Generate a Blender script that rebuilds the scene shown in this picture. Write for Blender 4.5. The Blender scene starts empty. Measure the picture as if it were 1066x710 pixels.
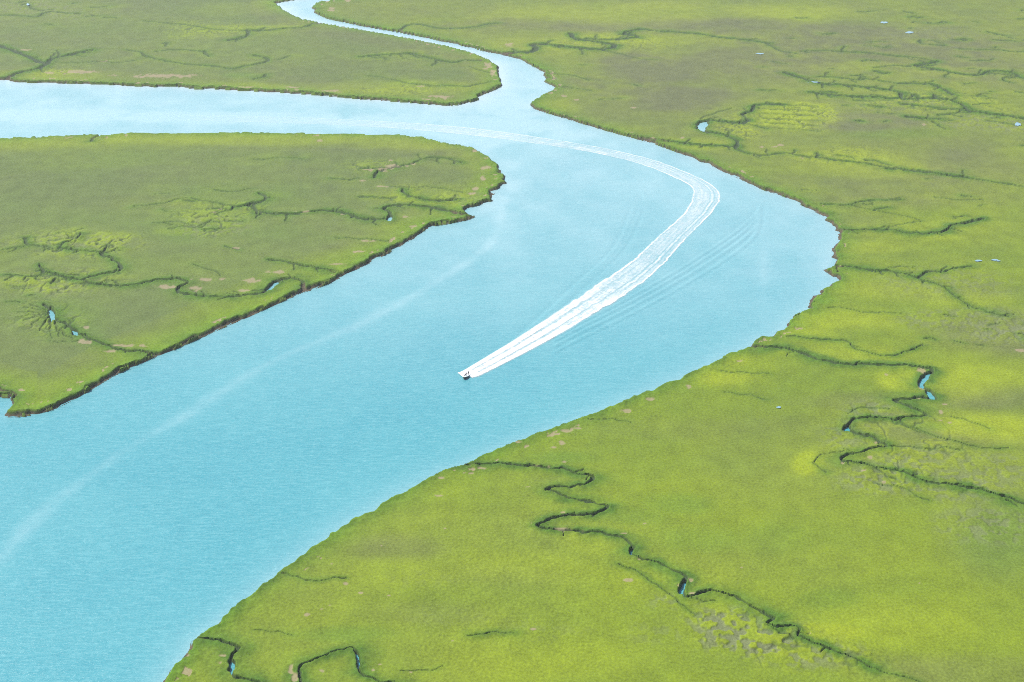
import bpy, math, random
import numpy as np
from mathutils import Vector
random.seed(4); RNG = np.random.default_rng(4)

# ------------------------------------------------------------------ survey
# The marsh was traced on a 1066 x 710 aerial view; every traced point is put on the
# level ground (z = 1 m) or on the water (z = 0) seen from a helicopter 293 m up.
W, H = 1066.0, 710.0
F = 1800.0                       # focal length in trace units
PITCH = math.radians(22.0)
CAMZ = 293.0
SN, CS = math.sin(PITCH), math.cos(PITCH)

def ground(u, v, z=1.0):
    u = np.asarray(u, float); v = np.asarray(v, float)
    a = (u - W/2)/F; b = -(v - H/2)/F
    t = (CAMZ - z)/(SN - b*CS)
    return a*t, t*(CS + b*SN)

def mpp_v(v):                    # metres of ground depth per trace unit
    t = (CAMZ - 1)/(SN + (np.asarray(v, float) - H/2)/F*CS)
    return t*t/(F*CAMZ)

SC = 270/1065.0
X0 = [0, 265, 530, 796]; Y0 = [0, 175, 350, 530]
def T(rc, pts):                  # survey sheet (row, column) to the whole survey
    r, c = divmod(rc, 10)
    return [(X0[c] + p[0]*SC, Y0[r] + p[1]*SC) for p in pts]

def smooth(pts, step=1.5, closed=False):
    P = np.array(pts, float); n = len(P); out = []
    if n < 3 and not closed:
        k = max(2, int(np.hypot(*(P[-1]-P[0]))/step)+1)
        return P[0] + (P[-1]-P[0])*np.linspace(0, 1, k)[:, None]
    m = n if closed else n-1
    for i in range(m):
        p1, p2 = P[i], P[(i+1) % n]
        p0 = P[i-1] if (closed or i > 0) else 2*p1-p2
        p3 = P[(i+2) % n] if (closed or i+2 < n) else 2*p2-p1
        k = max(1, int(np.hypot(*(p2-p1))/step))
        for t in np.arange(k)/k:
            out.append(.5*((2*p1)+(p2-p0)*t+(2*p0-5*p1+4*p2-p3)*t*t+(3*p1-p0-3*p2+p3)*t**3))
    if not closed: out.append(P[-1])
    return np.array(out)

# ------------------------------------------------------------------ noise
def _h(ix, iy, s):
    n = (ix*374761393 + iy*668265263 + s*1274126177) & 0xFFFFFFFF
    n = ((n ^ (n >> 13))*1274126177) & 0xFFFFFFFF
    n = ((n ^ (n >> 16))*2246822519) & 0xFFFFFFFF
    return ((n ^ (n >> 15)) & 0xFFFF)/65535.0
def vn(x, y, s=0):
    ix = np.floor(x); iy = np.floor(y); fx = x-ix; fy = y-iy
    ix = ix.astype(np.int64)+100000; iy = iy.astype(np.int64)+100000
    fx = fx*fx*(3-2*fx); fy = fy*fy*(3-2*fy)
    a = _h(ix, iy, s); b = _h(ix+1, iy, s); c = _h(ix, iy+1, s); d = _h(ix+1, iy+1, s)
    return (a+(b-a)*fx)*(1-fy) + (c+(d-c)*fx)*fy
def fbm(x, y, s=0, o=3):
    r = 0; A = .5; tot = 0
    for k in range(o):
        r = r + A*vn(x, y, s+k*17); tot += A
        x, y, A = x*2.03+3.1, y*2.03+1.7, A*.5
    return r/tot
def sstep(a, b, x):
    t = np.clip((x-a)/(b-a), 0, 1); return t*t*(3-2*t)

# ------------------------------------------------------------------ shores
LAND_NW = [(-420, 92), (-150, 84)] + T(0, [(0,325),(30,326),(75,333),(270,338),(400,341),(480,345),(620,352),(700,350),(740,353),(810,362),(860,360),(960,366)]) + \
    T(1, [(0,370),(140,378),(300,390),(430,402),(555,411),(700,422),(790,430),(850,423),(920,405),(925,390),(985,365),(1012,350),(1013,320),(1000,270),(940,235),
          (850,205),(740,180),(590,150),(430,122),(290,98),(170,68),(110,30),(85,12),(110,4),(155,-2),(230,-14)]) + \
    [(352, -9), (420, -22), (500, -30), (560, -52), (520, -80), (420, -100), (360, -130), (420, -170), (500, -200), (420, -260), (-900, -340), (-1500, -200), (-900, 60)]
LAND_E = [(470, -340), (560, -200), (480, -165), (415, -130), (470, -98), (600, -82), (640, -50), (560, -22), (450, -10), (385, -4)] + \
    T(1, [(330,1),(262,8),(238,25),(246,45),(300,72),(400,94),(480,110),(590,129),(700,150),(800,172),(900,195),(1000,220)]) + \
    T(2, [(20,233),(80,260),(125,280),(150,312),(148,335),(192,357),(180,372),(140,390),(105,410),(83,424),(98,441),(200,472),(320,508),(450,545),(560,575),(650,605),(740,640),(830,676)]) + \
    T(12, [(960,45)]) + \
    T(13, [(0,86),(60,104),(120,130),(190,167),(250,197),(285,236),(299,270),(278,320),(266,370),(250,398),(268,430),(288,455),(240,500),(225,530),(185,570),(100,632),(20,692)]) + \
    T(22, [(1045,0),(1012,10),(978,42),(920,66),(830,110),(740,155),(620,205),(480,262),(350,315),(200,372),(100,408),(0,446)]) + \
    T(21, [(930,495),(832,538),(770,556),(690,600),(580,655)]) + \
    T(31, [(480,4),(380,55),(250,150),(100,255)]) + \
    T(30, [(1040,345),(920,440),(865,485),(800,533),(770,575),(730,625),(665,712)]) + \
    [(150, 740), (120, 790), (60, 900), (-60, 1200), (900, 1700), (2600, 1500), (3200, 300), (2600, -340)]
LAND_W = [(-420, 165), (-200, 152)] + T(0, [(0,570),(200,562),(380,555),(430,558),(500,550),(800,548)]) + \
    T(1, [(0,547),(300,551),(640,558),(720,575),(880,605),(960,640),(1000,680)]) + \
    T(11, [(1030,25),(1010,60),(1000,80),(960,128),(915,148),(885,155),(868,170),(903,196),(800,222),(720,237),(650,285),(580,325),(480,380),(370,435),(270,482),(180,512),(60,565)]) + \
    T(10, [(960,630),(800,700)]) + \
    T(20, [(700,55),(600,92),(480,150),(350,225),(250,280),(150,312),(60,325),(15,317),(50,290),(52,262),(40,247),(0,243)]) + [(-60, 402), (-260, 420), (-420, 400)]
SHORES = [LAND_NW, LAND_E, LAND_W]

# ------------------------------------------------------------------ tidal creeks: sheet, width, points
CREEKS = []
def ck(rc, w, pts): CREEKS.append((w, T(rc, pts) if rc is not None else pts))
for rc, pts in ((23,[(670,152),(652,190),(650,212)]),(23,[(684,232),(690,256)]),(32,[(716,298),(709,320),(713,350)]),(32,[(506,172),(500,190)]),(31,[(412,588),(430,612),(432,642)]),(30,[(948,632),(943,662)]),(10,[(207,582),(212,622)]),(10,[(302,668),(316,688)]),(11,[(88,472),(62,499)]),(2,[(784,528),(800,503)]),(11,[(556,200),(556,215)]),(23,[(344,368),(341,384)])):
    ck(rc, 4.4, pts)
# north-west marsh
ck(0,2.2,[(0,188),(40,205),(90,222),(140,245),(190,265)]); ck(0,2.6,[(190,268),(150,285),(90,298),(50,312),(25,328)])
ck(0,1.8,[(195,265),(215,242),(280,228),(340,214),(385,205)]); ck(0,.8,[(215,255),(300,258),(420,252),(480,258),(560,248)])
ck(0,1.1,[(520,205),(580,215),(600,232),(680,250),(780,265),(880,272),(950,282),(1020,270),(1065,262)])
ck(0,1.,[(640,212),(720,205),(790,208),(830,212),(850,224)]); ck(0,.7,[(590,85),(680,95),(780,105),(880,120),(960,125),(1020,130),(1065,128)])
ck(0,1.4,[(1018,125),(1020,145),(980,158),(940,165)]); ck(0,1.1,[(0,65),(60,62),(150,70),(200,50),(330,58)])
ck(0,.8,[(90,20),(115,15),(130,35),(180,45)]); ck(0,.8,[(670,180),(690,176),(680,190)]); ck(0,1.1,[(840,210),(852,224),(862,230)])
ck(1,1.2,[(0,125),(60,125),(120,118),(200,112),(240,100),(290,96)]); ck(1,1.3,[(0,265),(60,250),(45,238),(0,228)]); ck(1,1.1,[(0,325),(40,318),(45,308)])
ck(1,1.3,[(430,235),(470,230),(520,225),(580,222),(640,220),(700,235),(760,248),(820,258),(850,250),(930,248)]); ck(1,1.,[(650,345),(720,352),(800,352),(870,355),(920,345),(970,338)])
ck(1,.7,[(100,245),(150,230)]); ck(1,.6,[(470,310),(560,325),(640,345)]); ck(1,.6,[(880,275),(930,290),(975,300)])
# far east marsh
ck(1,1.1,[(590,130),(640,100),(700,105),(780,118),(900,112),(960,100),(1000,95)])
ck(2,2.,[(-20,220),(40,218),(100,212),(110,195),(95,185),(150,183),(220,192),(300,200),(370,204),(430,197),(435,187),(390,178),(320,168),(270,160),(255,138)])
ck(2,1.6,[(270,160),(340,162),(420,165),(490,158),(530,155),(525,148),(475,138),(500,128),(540,120)])
ck(2,1.3,[(540,120),(600,128),(680,132),(780,140),(840,150),(930,160),(1000,168),(1065,178)]); ck(2,.6,[(380,205),(450,220),(520,238),(600,245)])
ck(2,.8,[(150,305),(220,305),(270,312),(330,330)]); ck(2,.6,[(195,358),(270,362),(340,372)])
ck(2,1.8,[(555,568),(620,578),(700,588),(800,598),(880,602),(930,605)])
ck(2,2.4,[(930,605),(935,582),(905,565),(860,552),(800,540),(785,520),(800,500),(830,495),(880,502),(960,508)])
ck(2,2.,[(960,508),(985,495),(965,480),(960,472),(1000,455),(1010,435),(1065,430),(1120,432)]); ck(2,1.,[(960,508),(1065,530)])
ck(2,1.3,[(930,610),(980,630),(1040,640),(1065,638)]); ck(2,.5,[(780,490),(830,470),(910,445)])
ck(3,1.,[(0,175),(40,195),(60,208),(130,220)]); ck(3,1.1,[(170,210),(240,208),(320,213),(400,216),(480,224),(560,232),(640,240),(710,252)])
ck(3,1.6,[(710,252),(640,268),(625,273),(700,285),(780,300),(880,310),(930,293),(990,295),(1030,305),(1065,322),(1200,335)]); ck(3,1.,[(1030,310),(985,320),(980,330),(1020,340)])
ck(3,1.,[(450,278),(520,270),(600,272)]); ck(3,1.,[(330,190),(320,212),(360,215)]); ck(3,1.,[(640,165),(640,178),(690,185),(740,187)])
ck(3,1.,[(800,202),(900,205),(980,208),(1065,215),(1200,220)]); ck(3,1.,[(920,133),(950,140),(990,148)]); ck(3,.9,[(940,165),(1030,168)])
ck(3,2.,[(85,300),(130,315),(180,332),(240,345),(330,352),(420,360),(500,370),(555,382),(562,405)])
ck(3,1.2,[(210,315),(300,320),(380,328),(430,325),(490,335),(560,343),(680,345)]); ck(3,1.7,[(680,345),(730,365),(775,392)])
ck(3,1.9,[(190,380),(270,390),(360,398),(440,400),(530,406),(620,408),(700,406),(770,415),(810,430),(845,458)]); ck(3,1.5,[(605,392),(635,405)]); ck(3,1.5,[(700,388),(700,408)])
ck(3,1.,[(370,412),(440,415)]); ck(3,1.4,[(560,428),(640,437),(720,445),(790,452),(845,458)]); ck(3,2.2,[(845,458),(920,468),(1000,478),(1065,490),(1200,520)])
ck(3,1.8,[(585,480),(650,488),(720,492)]); ck(3,1.2,[(710,475),(780,466),(845,462)]); ck(3,.8,[(510,470),(560,470)]); ck(3,1.,[(860,430),(925,427)])
ck(3,.8,[(820,345),(860,340)]); ck(3,1.,[(690,500),(740,530)]); ck(3,.9,[(920,495),(1000,510),(1050,515)])
ck(3,1.2,[(-20,642),(80,630),(150,640),(215,645),(215,628)]); ck(3,1.3,[(215,648),(300,660),(400,670),(500,688),(600,698),(690,708)]); ck(3,.9,[(300,640),(350,645),(370,655)]); ck(3,1.1,[(410,658),(460,662),(520,680)])
for k in range(6): ck(3,.6,[(-30+8*k,428+19*k),(60,432+19*k),(140+10*(k%3),434+20*k),(215+12*(k%2),437+20*k)])
# west island
ck(0,1.3,[(375,580),(385,570),(400,562),(430,555)])
ck(1,1.3,[(440,695),(520,690),(600,684),(650,672),(690,655),(740,648),(800,655),(850,668)]); ck(1,.7,[(0,655),(120,648),(200,652)])
ck(11,2.6,[(182,513),(205,495),(195,470),(160,455),(110,458),(75,475),(60,500),(30,515),(0,522)])
ck(10,2.2,[(1050,522),(1000,525),(930,532),(850,530),(780,525),(740,515),(735,495),(760,480),(770,470),(720,458),(660,462),(600,472),(520,485),(440,485),(370,475),(340,462)])
ck(10,1.8,[(340,462),(310,460),(240,445),(195,432),(170,415),(155,400)]); ck(10,1.5,[(195,432),(130,450),(60,445),(0,440),(-100,442)]); ck(10,1.2,[(215,478),(225,455)])
ck(10,2.4,[(340,460),(400,442),(460,432),(495,425),(490,400),(455,378),(415,352)]); ck(10,1.3,[(415,352),(440,322)]); ck(10,1.3,[(415,352),(450,348),(490,332)])
ck(10,1.5,[(415,350),(350,343),(290,340),(250,325),(270,308),(320,290),(335,270)]); ck(10,1.2,[(250,330),(190,335),(205,322),(120,322),(60,328),(0,342),(-90,350)]); ck(10,1.4,[(118,316),(105,288)])
ck(10,2.4,[(180,562),(205,590),(210,620),(240,630),(280,645),(310,680),(350,700),(400,716)])
for a in [(60,590),(95,572),(65,612),(95,628),(130,645),(120,560),(165,668),(210,700)]: ck(10,.6,[(208,600+.15*(a[1]-560)),((208+a[0])/2,(600+a[1])/2-4),a])
ck(10,1.,[(205,590),(210,570),(235,578)])
for a in [(250,690),(300,705)]: ck(10,.6,[(230,632),(235,660),a])
ck(10,1.,[(545,160),(640,150),(720,132),(790,125),(850,138),(920,152),(965,165),(905,182),(880,190)]); ck(10,1.9,[(965,165),(1020,155),(1040,145),(1065,140)]); ck(10,1.6,[(1020,155),(1055,180),(1050,192)])
ck(10,.8,[(670,222),(740,222),(800,240),(850,225),(900,222)]); ck(10,.8,[(690,250),(760,243),(820,245),(870,215)]); ck(10,1.,[(930,322),(970,330),(985,336)])
ck(10,.8,[(900,445),(890,425),(830,412),(790,395)]); ck(10,.6,[(640,105),(700,104)]); ck(10,.8,[(880,90),(960,95),(1040,85)]); ck(10,.7,[(240,270),(300,262),(340,245)]); ck(10,.7,[(200,300),(260,292),(310,282)])
ck(11,2.3,[(0,180),(20,182),(80,190),(150,192),(220,183),(290,178),(340,178),(390,192),(440,208),(500,215),(545,212),(560,200),(555,182),(535,170),(560,160),(630,155),(700,160),(780,175),(850,188),(890,192)])
ck(11,1.4,[(10,182),(0,150),(40,135),(50,120),(20,105)]); ck(11,1.6,[(605,90),(620,108),(660,122),(720,133),(800,135),(850,130)]); ck(11,.9,[(310,42),(380,48),(430,42)])
ck(11,1.7,[(490,40),(510,15),(560,2),(600,-2)]); ck(11,1.,[(435,118),(520,122),(560,128)]); ck(11,.8,[(330,285),(400,290),(480,295),(550,300)]); ck(11,.7,[(330,165),(320,180)])
ck(11,1.7,[(60,380),(100,385),(180,400),(220,408),(280,418),(335,434)]); ck(11,.6,[(560,75),(640,82),(700,78)]); ck(11,.6,[(700,75),(780,85),(860,100)])
ck(20,2.3,[(340,-2),(370,10),(400,25),(440,45),(500,60),(560,65),(608,76)]); ck(20,2.,[(-60,205),(0,215),(40,232),(70,245),(60,262)]); ck(20,.6,[(190,22),(260,25),(330,20)])
# east marsh, right of the bend
ck(13,1.3,[(235,148),(300,152),(350,153),(380,140),(450,135),(560,130)]); ck(13,.6,[(350,153),(420,168),(500,182),(580,195),(640,215)]); ck(13,.6,[(500,245),(560,232),(640,218)])
ck(13,1.9,[(296,258),(380,256),(470,255),(520,255),(580,268),(640,272),(700,268),(745,260),(760,240),(800,232),(850,220),(900,210)])
ck(13,1.9,[(262,402),(330,408),(420,417),(500,425),(560,435),(630,455)]); ck(13,1.5,[(630,455),(665,430),(720,428),(800,415),(850,405)])
ck(13,1.3,[(630,458),(700,475),(740,495),(800,540),(850,570),(920,590),(1000,610)]); ck(13,1.9,[(500,2),(580,10),(680,20),(760,32),(830,40)]); ck(13,1.,[(830,42),(900,50),(1065,75)])
ck(13,.6,[(260,570),(400,588),(560,595)]); ck(13,.7,[(510,410),(560,405),(620,408)]); ck(13,.6,[(140,90),(220,92)]); ck(13,.6,[(700,120),(820,132),(900,130)])
ck(23,2.8,[(-72,46),(0,50),(70,48),(130,65),(200,88),(260,105),(340,120),(420,118),(500,122),(580,125),(650,130),(685,142),(665,165),(650,190),(650,210),(685,235),(690,255),(620,258),(550,265),(535,272),(580,285),(640,310)])
ck(23,2.4,[(640,310),(662,328),(600,335),(540,345),(460,345),(380,345),(350,355),(342,378),(380,400),(440,420),(490,440),(500,455),(440,465),(370,485),(325,500),(318,515),(380,525),(450,540),(540,555),(590,575),(640,595),(720,610),(800,620),(870,630),(940,655),(1000,670),(1065,690),(1150,705)])
ck(23,1.3,[(100,5),(180,10),(260,15),(340,20),(355,40),(400,65),(460,80),(520,82),(580,65),(650,40)]); ck(23,1.,[(570,360),(650,395),(740,425),(840,450),(920,460),(1010,465)])
ck(23,.7,[(770,330),(870,360),(930,385)]); ck(23,1.2,[(200,525),(250,560)]); ck(23,.8,[(205,520),(240,490),(330,478)]); ck(23,.8,[(340,320),(380,300),(440,295),(520,305)])
ck(23,.8,[(500,455),(580,460),(700,460),(800,465)]); ck(23,1.8,[(990,680),(1035,700)]); ck(23,1.,[(450,540),(480,565),(540,590)]); ck(23,.8,[(450,600),(560,625),(680,680)]); ck(23,.7,[(560,345),(590,375),(640,400)])
ck(22,.7,[(870,140),(960,150),(1065,155)]); ck(22,.7,[(880,230),(960,240),(1060,262)]); ck(22,.6,[(330,345),(420,345),(500,352)])
# east marsh, foreground
ck(21,2.2,[(826,541),(900,530),(960,535),(1000,528),(1050,530)])
ck(22,2.7,[(-5,532),(60,538),(150,545),(220,552),(290,570),(345,580),(345,600),(310,615),(250,618),(180,625),(160,635),(210,655),(280,672),(350,690),(395,700),(402,712),(340,730),(260,741),(180,753)])
ck(32,2.7,[(180,42),(130,58),(120,72),(170,85),(240,92),(300,95),(380,105),(450,118),(490,140),(512,165),(500,185),(540,200),(620,230),(680,255),(718,285),(708,320),(718,355),(750,362),(790,350),(850,343),(900,355),(950,380),(1000,405),(1040,430),(1090,450)])
ck(32,1.1,[(450,225),(520,250),(590,295),(650,345),(700,385),(760,430)]); ck(32,1.,[(720,365),(790,378),(850,380)])
ck(33,2.1,[(0,425),(40,450),(10,470),(60,485),(120,495),(140,510),(135,530),(200,555),(280,590),(370,620),(450,655)]); ck(33,1.,[(450,655),(550,690),(620,705),(760,740)]); ck(33,.8,[(0,480),(60,500),(120,535)])
ck(30,2.6,[(796,534),(840,535),(900,540),(950,560),(975,580),(960,600),(945,625),(940,650),(960,680),(1000,700),(1060,722)])
ck(31,2.6,[(188,760),(185,705),(178,680),(200,640),(240,620),(300,600),(350,582),(400,575),(430,600),(432,640),(445,670),(490,695),(540,712),(600,730)])
ck(31,1.,[(110,270),(180,280),(250,290),(370,292)]); ck(31,1.1,[(880,512),(940,515),(1000,515),(1065,512)]); ck(31,.6,[(0,500),(90,510),(160,520)]); ck(31,.6,[(600,670),(700,660),(780,650)])

# fine side branches that the larger creeks fray into
RB = random.Random(11)
for w, pts in list(CREEKS):
    if w < 1.2 or w > 4: continue
    P = smooth(pts, 1.5); n = len(P); i = RB.randint(4, 9)
    while i < n-3:
        u, v = P[i]; prob = .62 if v < 345 else .22
        if RB.random() < prob and -10 < u < 1080:
            d = P[i+1]-P[i-1]; a = math.atan2(d[1]*2.2, d[0]) + RB.choice((-1, 1))*RB.uniform(.6, 1.3); L = RB.uniform(5, 17)
            q = [(u, v)]
            for st_ in range(3):
                a += RB.uniform(-.5, .5); q.append((q[-1][0]+L/3*math.cos(a), q[-1][1]+L/3*math.sin(a)/2.4))
            CREEKS.append((RB.uniform(.55, .95), q))
        i += RB.randint(5, 13)
for u0, u1, v0, v1, m_ in ((815, 1075, 10, 62, 26), (850, 1075, 62, 128, 34), (0, 110, 2, 30, 9), (560, 820, 60, 105, 7), (960, 1070, 325, 360, 10), (880, 1066, 150, 235, 9), (0, 70, 270, 335, 8), (150, 260, 205, 245, 8)):
    for j_ in range(m_):
        u, v = RB.uniform(u0, u1), RB.uniform(v0, v1); q = [(u, v)]
        for st_ in range(RB.randint(1, 4)): q.append((q[-1][0]+RB.uniform(2, 7), q[-1][1]+RB.uniform(-1, 1.3)))
        CREEKS.append((RB.uniform(.6, 1.25), q))

# ------------------------------------------------------------------ plant cover (u, v, ru, rv, weight)
DRY = [(330,50,95,17,.9),(240,25,90,11,.7),(110,20,120,11,.6),(60,40,70,9,.4),(430,65,60,11,.5),(40,12,80,14,.5),
    (130,215,150,30,.7),(60,190,75,13,.9),(190,181,95,8,.9),(330,215,90,11,.5),(340,247,70,10,.55),(60,300,70,25,.4),(110,325,70,18,.4),(300,165,90,8,.5),(60,260,40,12,.4),(20,370,70,20,.4),(95,375,40,10,.3),
    (720,27,170,7,.7),(910,38,140,15,.65),(700,70,60,11,.6),(720,100,55,10,.6),(620,88,70,9,.35),(990,60,100,26,.55),(900,128,55,8,1.),(800,62,90,14,.5),(1000,180,90,20,.4),(880,230,60,8,.3),
    (950,205,100,11,.4),(1040,345,55,22,.7),(980,300,70,9,.35),(1030,412,45,12,.55),(980,452,70,16,.55),(1040,560,50,45,.5),(1000,700,90,16,.4),(860,190,60,8,.3),
    (410,572,55,12,.45),(760,230,20,4,.2),(700,445,90,10,.15),(590,560,90,20,.1),(760,580,70,22,.15),(880,420,60,9,.35),(540,600,50,12,.2),(870,590,90,25,.1),(450,640,60,10,.2)]
YEL = [(1005,396,65,17,1.),(1040,445,60,13,.9),(930,397,16,10,1.),(830,119,32,11,1.),(880,335,60,9,.9),(835,345,40,5,.8),(757,392,26,8,1.),(768,376,14,6,1.),(840,482,14,11,1.1),(866,660,42,10,.8),
    (560,50,70,9,.3),(650,13,110,9,.5),(820,12,60,8,.5),(430,92,55,7,.5),(900,170,60,12,.4),(990,235,70,7,.3),(985,247,20,3,.7),(900,258,40,6,.5),(920,302,70,9,.5),(1000,310,40,7,.5),
    (900,370,60,8,.6),(640,560,40,14,.35),(700,600,60,14,.3),(560,590,60,14,.3),(590,690,110,20,.3),(400,600,70,16,.25),(930,650,70,22,.4),(880,470,50,8,.4),(770,640,40,14,.4),(600,135,50,7,.4),(580,110,25,8,.5),(690,150,60,6,.5),
    (270,92,50,4,.5),(370,90,50,6,.4),(60,77,60,5,.4),(215,120,10,3,.1),(240,145,200,5,.5),(430,150,60,6,.5),(30,150,60,6,.5),(75,245,25,6,.6),(110,244,20,4,.7),(180,240,20,3,.5),(210,225,25,6,.5),(190,210,30,4,.3),(25,292,50,5,.4),(440,205,50,6,.4),(300,320,40,7,.3),
    (230,34,50,4,.4),(260,28,40,3,.4),(240,10,40,6,.3),(660,40,60,6,.3),(870,70,50,4,.2),(1000,75,60,5,.2)]
GRN = [(700,522,32,10,.5),(660,535,30,9,.4),(590,478,35,6,.6),(870,625,30,10,.4),(800,560,50,14,.2),(970,445,20,5,.6),(360,662,45,8,.6),(200,230,120,14,.25),(140,90,70,4,.3),(250,200,60,12,.25),(1045,565,45,35,.6),(60,330,60,20,.3),(720,560,45,12,.4),(940,140,60,5,.4),(260,80,20,3,.5)]
TAN = [(52,76,6,1.2),(82,75,18,2),(168,79,40,2.4),(107,64,9,1),(25,52,8,.9),(385,176,8,1.2),(395,176,16,1.6),(412,173,14,1.8),(430,171,6,1.2),(408,167,3,.8),(211,291,9,2.2),(203,300,6,2.4),(172,299,9,3),(232,291,5,2),(262,292,9,2.6),(254,302,8,2),
    (222,221,4,1.2),(229,218,2.5,.9),(245,258,4,1),(286,283,13,1.8),(270,292,4,2.5),(318,221,12,1.3),(386,251,8,1.2),(375,262,7,1),(352,275,8,1.2),(398,178,6,1),(503,186,2.5,4),(491,202,5,2),(496,197,3,2),(430,236,5,1.5),(423,226,4,1.2),(358,223,4,1),(378,188,4,1),(398,194,9,1),
    (87,356,8,2),(130,360,14,1.5),(115,366,14,1.2),(148,360,6,1.5),(90,341,3,2),(652,428,5,2),(590,449,6,1.2),(600,446,6,.9),(585,462,3,2.2),(677,416,7,1.4),(615,438,3,1.2),(717,402,4,2),(587,481,2,1),(769,376,3,1),(575,466,3,1),(540,461,4,1),
    (500,488,6,1.4),(492,493,4,1.2),(460,498,3,1),(457,516,4,1),(232,683,4,2),(229,691,4,3),(194,683,5,2.6),(303,697,3,5),(307,707,3,4),(334,698,4,1.6),(388,698,2.5,1.6),(376,617,2.5,1),(405,620,2.5,1),(343,630,2,1),(471,667,3,1),(445,556,2,1),(463,550,2,1),(397,568,2,1),(345,587,2,1),(360,608,2,1.2),(335,634,3,1),(320,640,3,1.4),(395,692,2.5,1),(428,700,2.5,1.4),
    (553,546,3,2),(598,537,12,1.2),(586,534,3,1.6),(587,552,16,1.4),(606,553,4,1.5),(557,486,14,1.2),(550,507,4,1.2),(654,604,6,1.6),(665,583,3,1.2),(649,556,4,1),(670,545,3,1),(719,606,2.5,2.2),(720,618,3,1.2),(706,610,2,3),(772,591,2,1),(555,655,4,1.2),
    (957,386,5,2.6),(962,396,4,1.6),(960,404,4,2.4),(954,416,5,1),(906,476,3,2),(912,461,2.5,2),(979,429,3,2),(983,421,2.4,1),(989,440,2.4,1),(978,438,4,1),(923,390,2,1),(878,482,3,1.4),(920,502,2,1.5),(900,490,3,1),(957,607,1.3,1.1),(843,660,2,1.2),(821,651,2,1),
    (345,94.5,10,1),(354,96,6,.8),(305,91,10,.8),(458,101,14,2),(445,104,8,1.4),(508,69,4,4),(513,76,3,4),(438,90,4,1),(333,146.5,3,1),(495,157,5,1.4),(505,175,5,2),(430,142.5,5,.8),(530,47,5,2),(345,10,5,2),(362,1,4,2),(711,143,3,1),(793,153,3,1),(805,153,4,1),(962,130,4,1),(660,112,3,1),(588,100,3,1),(563,98,3,.8),(812,151,5,.8),(835,165,8,1.5),(1062,365,6,2),(600,104,3,.8)]
MOT = [(765,655,35,18,1.),(800,672,40,18,1.),(850,685,50,14,.7),(735,645,18,10,.7),(700,625,25,8,.5),(905,430,30,10,.7),(880,455,30,12,.6),(930,500,45,16,.8),(960,480,40,12,.6),(1000,510,50,14,.7),(1040,490,40,16,.5),(1030,550,50,18,.6),(1050,345,45,12,.9),(1000,330,50,12,.6),(560,655,40,8,.15),(440,605,40,8,.12),
    (1030,130,60,8,.6),(930,110,50,8,.4),(60,290,60,14,.5),(70,250,50,10,.6),(215,232,40,10,.6),(50,330,40,12,.4),(760,670,30,12,.8),(700,660,40,12,.25),(490,205,20,8,.5),(980,290,60,12,.4),(850,120,40,12,.3),(600,500,40,6,.12),(480,645,60,8,.1),(40,12,50,8,.6),(990,35,60,6,.4)]

# ------------------------------------------------------------------ terrain
def axis(parts):
    return np.concatenate([np.arange(a, b, s) for a, b, s in parts])
GU = axis([(-1800,-560,40),(-560,-160,8),(-160,-20,2.4),(-20,1086,.85),(1086,1230,2.4),(1230,1630,8),(1630,2900,40)])
GV = axis([(-338,-300,2),(-300,-150,3),(-150,-30,1.4),(-30,722,.75),(722,800,2),(800,1000,6),(1000,1600,30)])
UU, VV = np.meshgrid(GU, GV)
XX, YY = ground(UU, VV)
MPP = mpp_v(VV)
NR, NC = UU.shape
# small wander so traced lines are not ruler smooth
WX = XX + 1.3*(fbm(XX/5, YY/5, 1, 3)-.5)*2
WY = YY + 2.2*(fbm(XX/5, YY/7, 5, 3)-.5)*2

def block(P, R):
    i0 = np.searchsorted(GV, P[:,1].min()-R); i1 = np.searchsorted(GV, P[:,1].max()+R)
    j0 = np.searchsorted(GU, P[:,0].min()-R); j1 = np.searchsorted(GU, P[:,0].max()+R)
    return slice(i0, i1), slice(j0, j1)
def segdist(gx, gy, ax, ay, bx, by):
    dx, dy = bx-ax, by-ay; L = dx*dx+dy*dy+1e-12
    t = np.clip(((gx-ax)*dx+(gy-ay)*dy)/L, 0, 1)
    return np.hypot(gx-ax-t*dx, gy-ay-t*dy)
def dist_field(P, R, D, closed=False, z=1.0, X=None, Y=None):
    X = WX if X is None else X; Y = WY if Y is None else Y
    Q = np.vstack([P, P[:1]]) if closed else P
    gx, gy = ground(Q[:,0], np.maximum(Q[:,1], -345), z)
    for k in range(len(Q)-1):
        s = block(Q[k:k+2], R)
        if s[0].stop <= s[0].start or s[1].stop <= s[1].start: continue
        D[s] = np.minimum(D[s], segdist(X[s], Y[s], gx[k], gy[k], gx[k+1], gy[k+1]))

inside = np.zeros(UU.shape, bool); west_in = np.zeros(UU.shape, bool)
SD = np.full(UU.shape, 400.0)
for poly in SHORES:
    P = smooth(poly, 4.0, True)
    n = len(P)
    ins = np.zeros(UU.shape, bool)
    for k in range(n):
        (x1, y1), (x2, y2) = P[k], P[(k+1) % n]
        if y1 == y2: continue
        i0 = np.searchsorted(GV, min(y1, y2)); i1 = np.searchsorted(GV, max(y1, y2))
        if i1 <= i0: continue
        xc = x1 + (GV[i0:i1]-y1)/(y2-y1)*(x2-x1)
        ins[i0:i1] ^= GU[None, :] < xc[:, None]
    inside |= ins
    if poly is not LAND_E: west_in |= ins
    dist_field(P, 26, SD, True, 0.6)
rag = (fbm(XX/9, YY/9, 9, 3)-.5)
bend = np.exp(-(((UU-850)/45)**2 + ((VV-285)/55)**2)) + .8*np.exp(-(((UU-510)/22)**2 + ((VV-195)/22)**2))
SD = np.where(inside, SD, -SD) + rag*(2.5 + 10*bend)*np.clip(MPP, .6, 2)*.8

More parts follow.
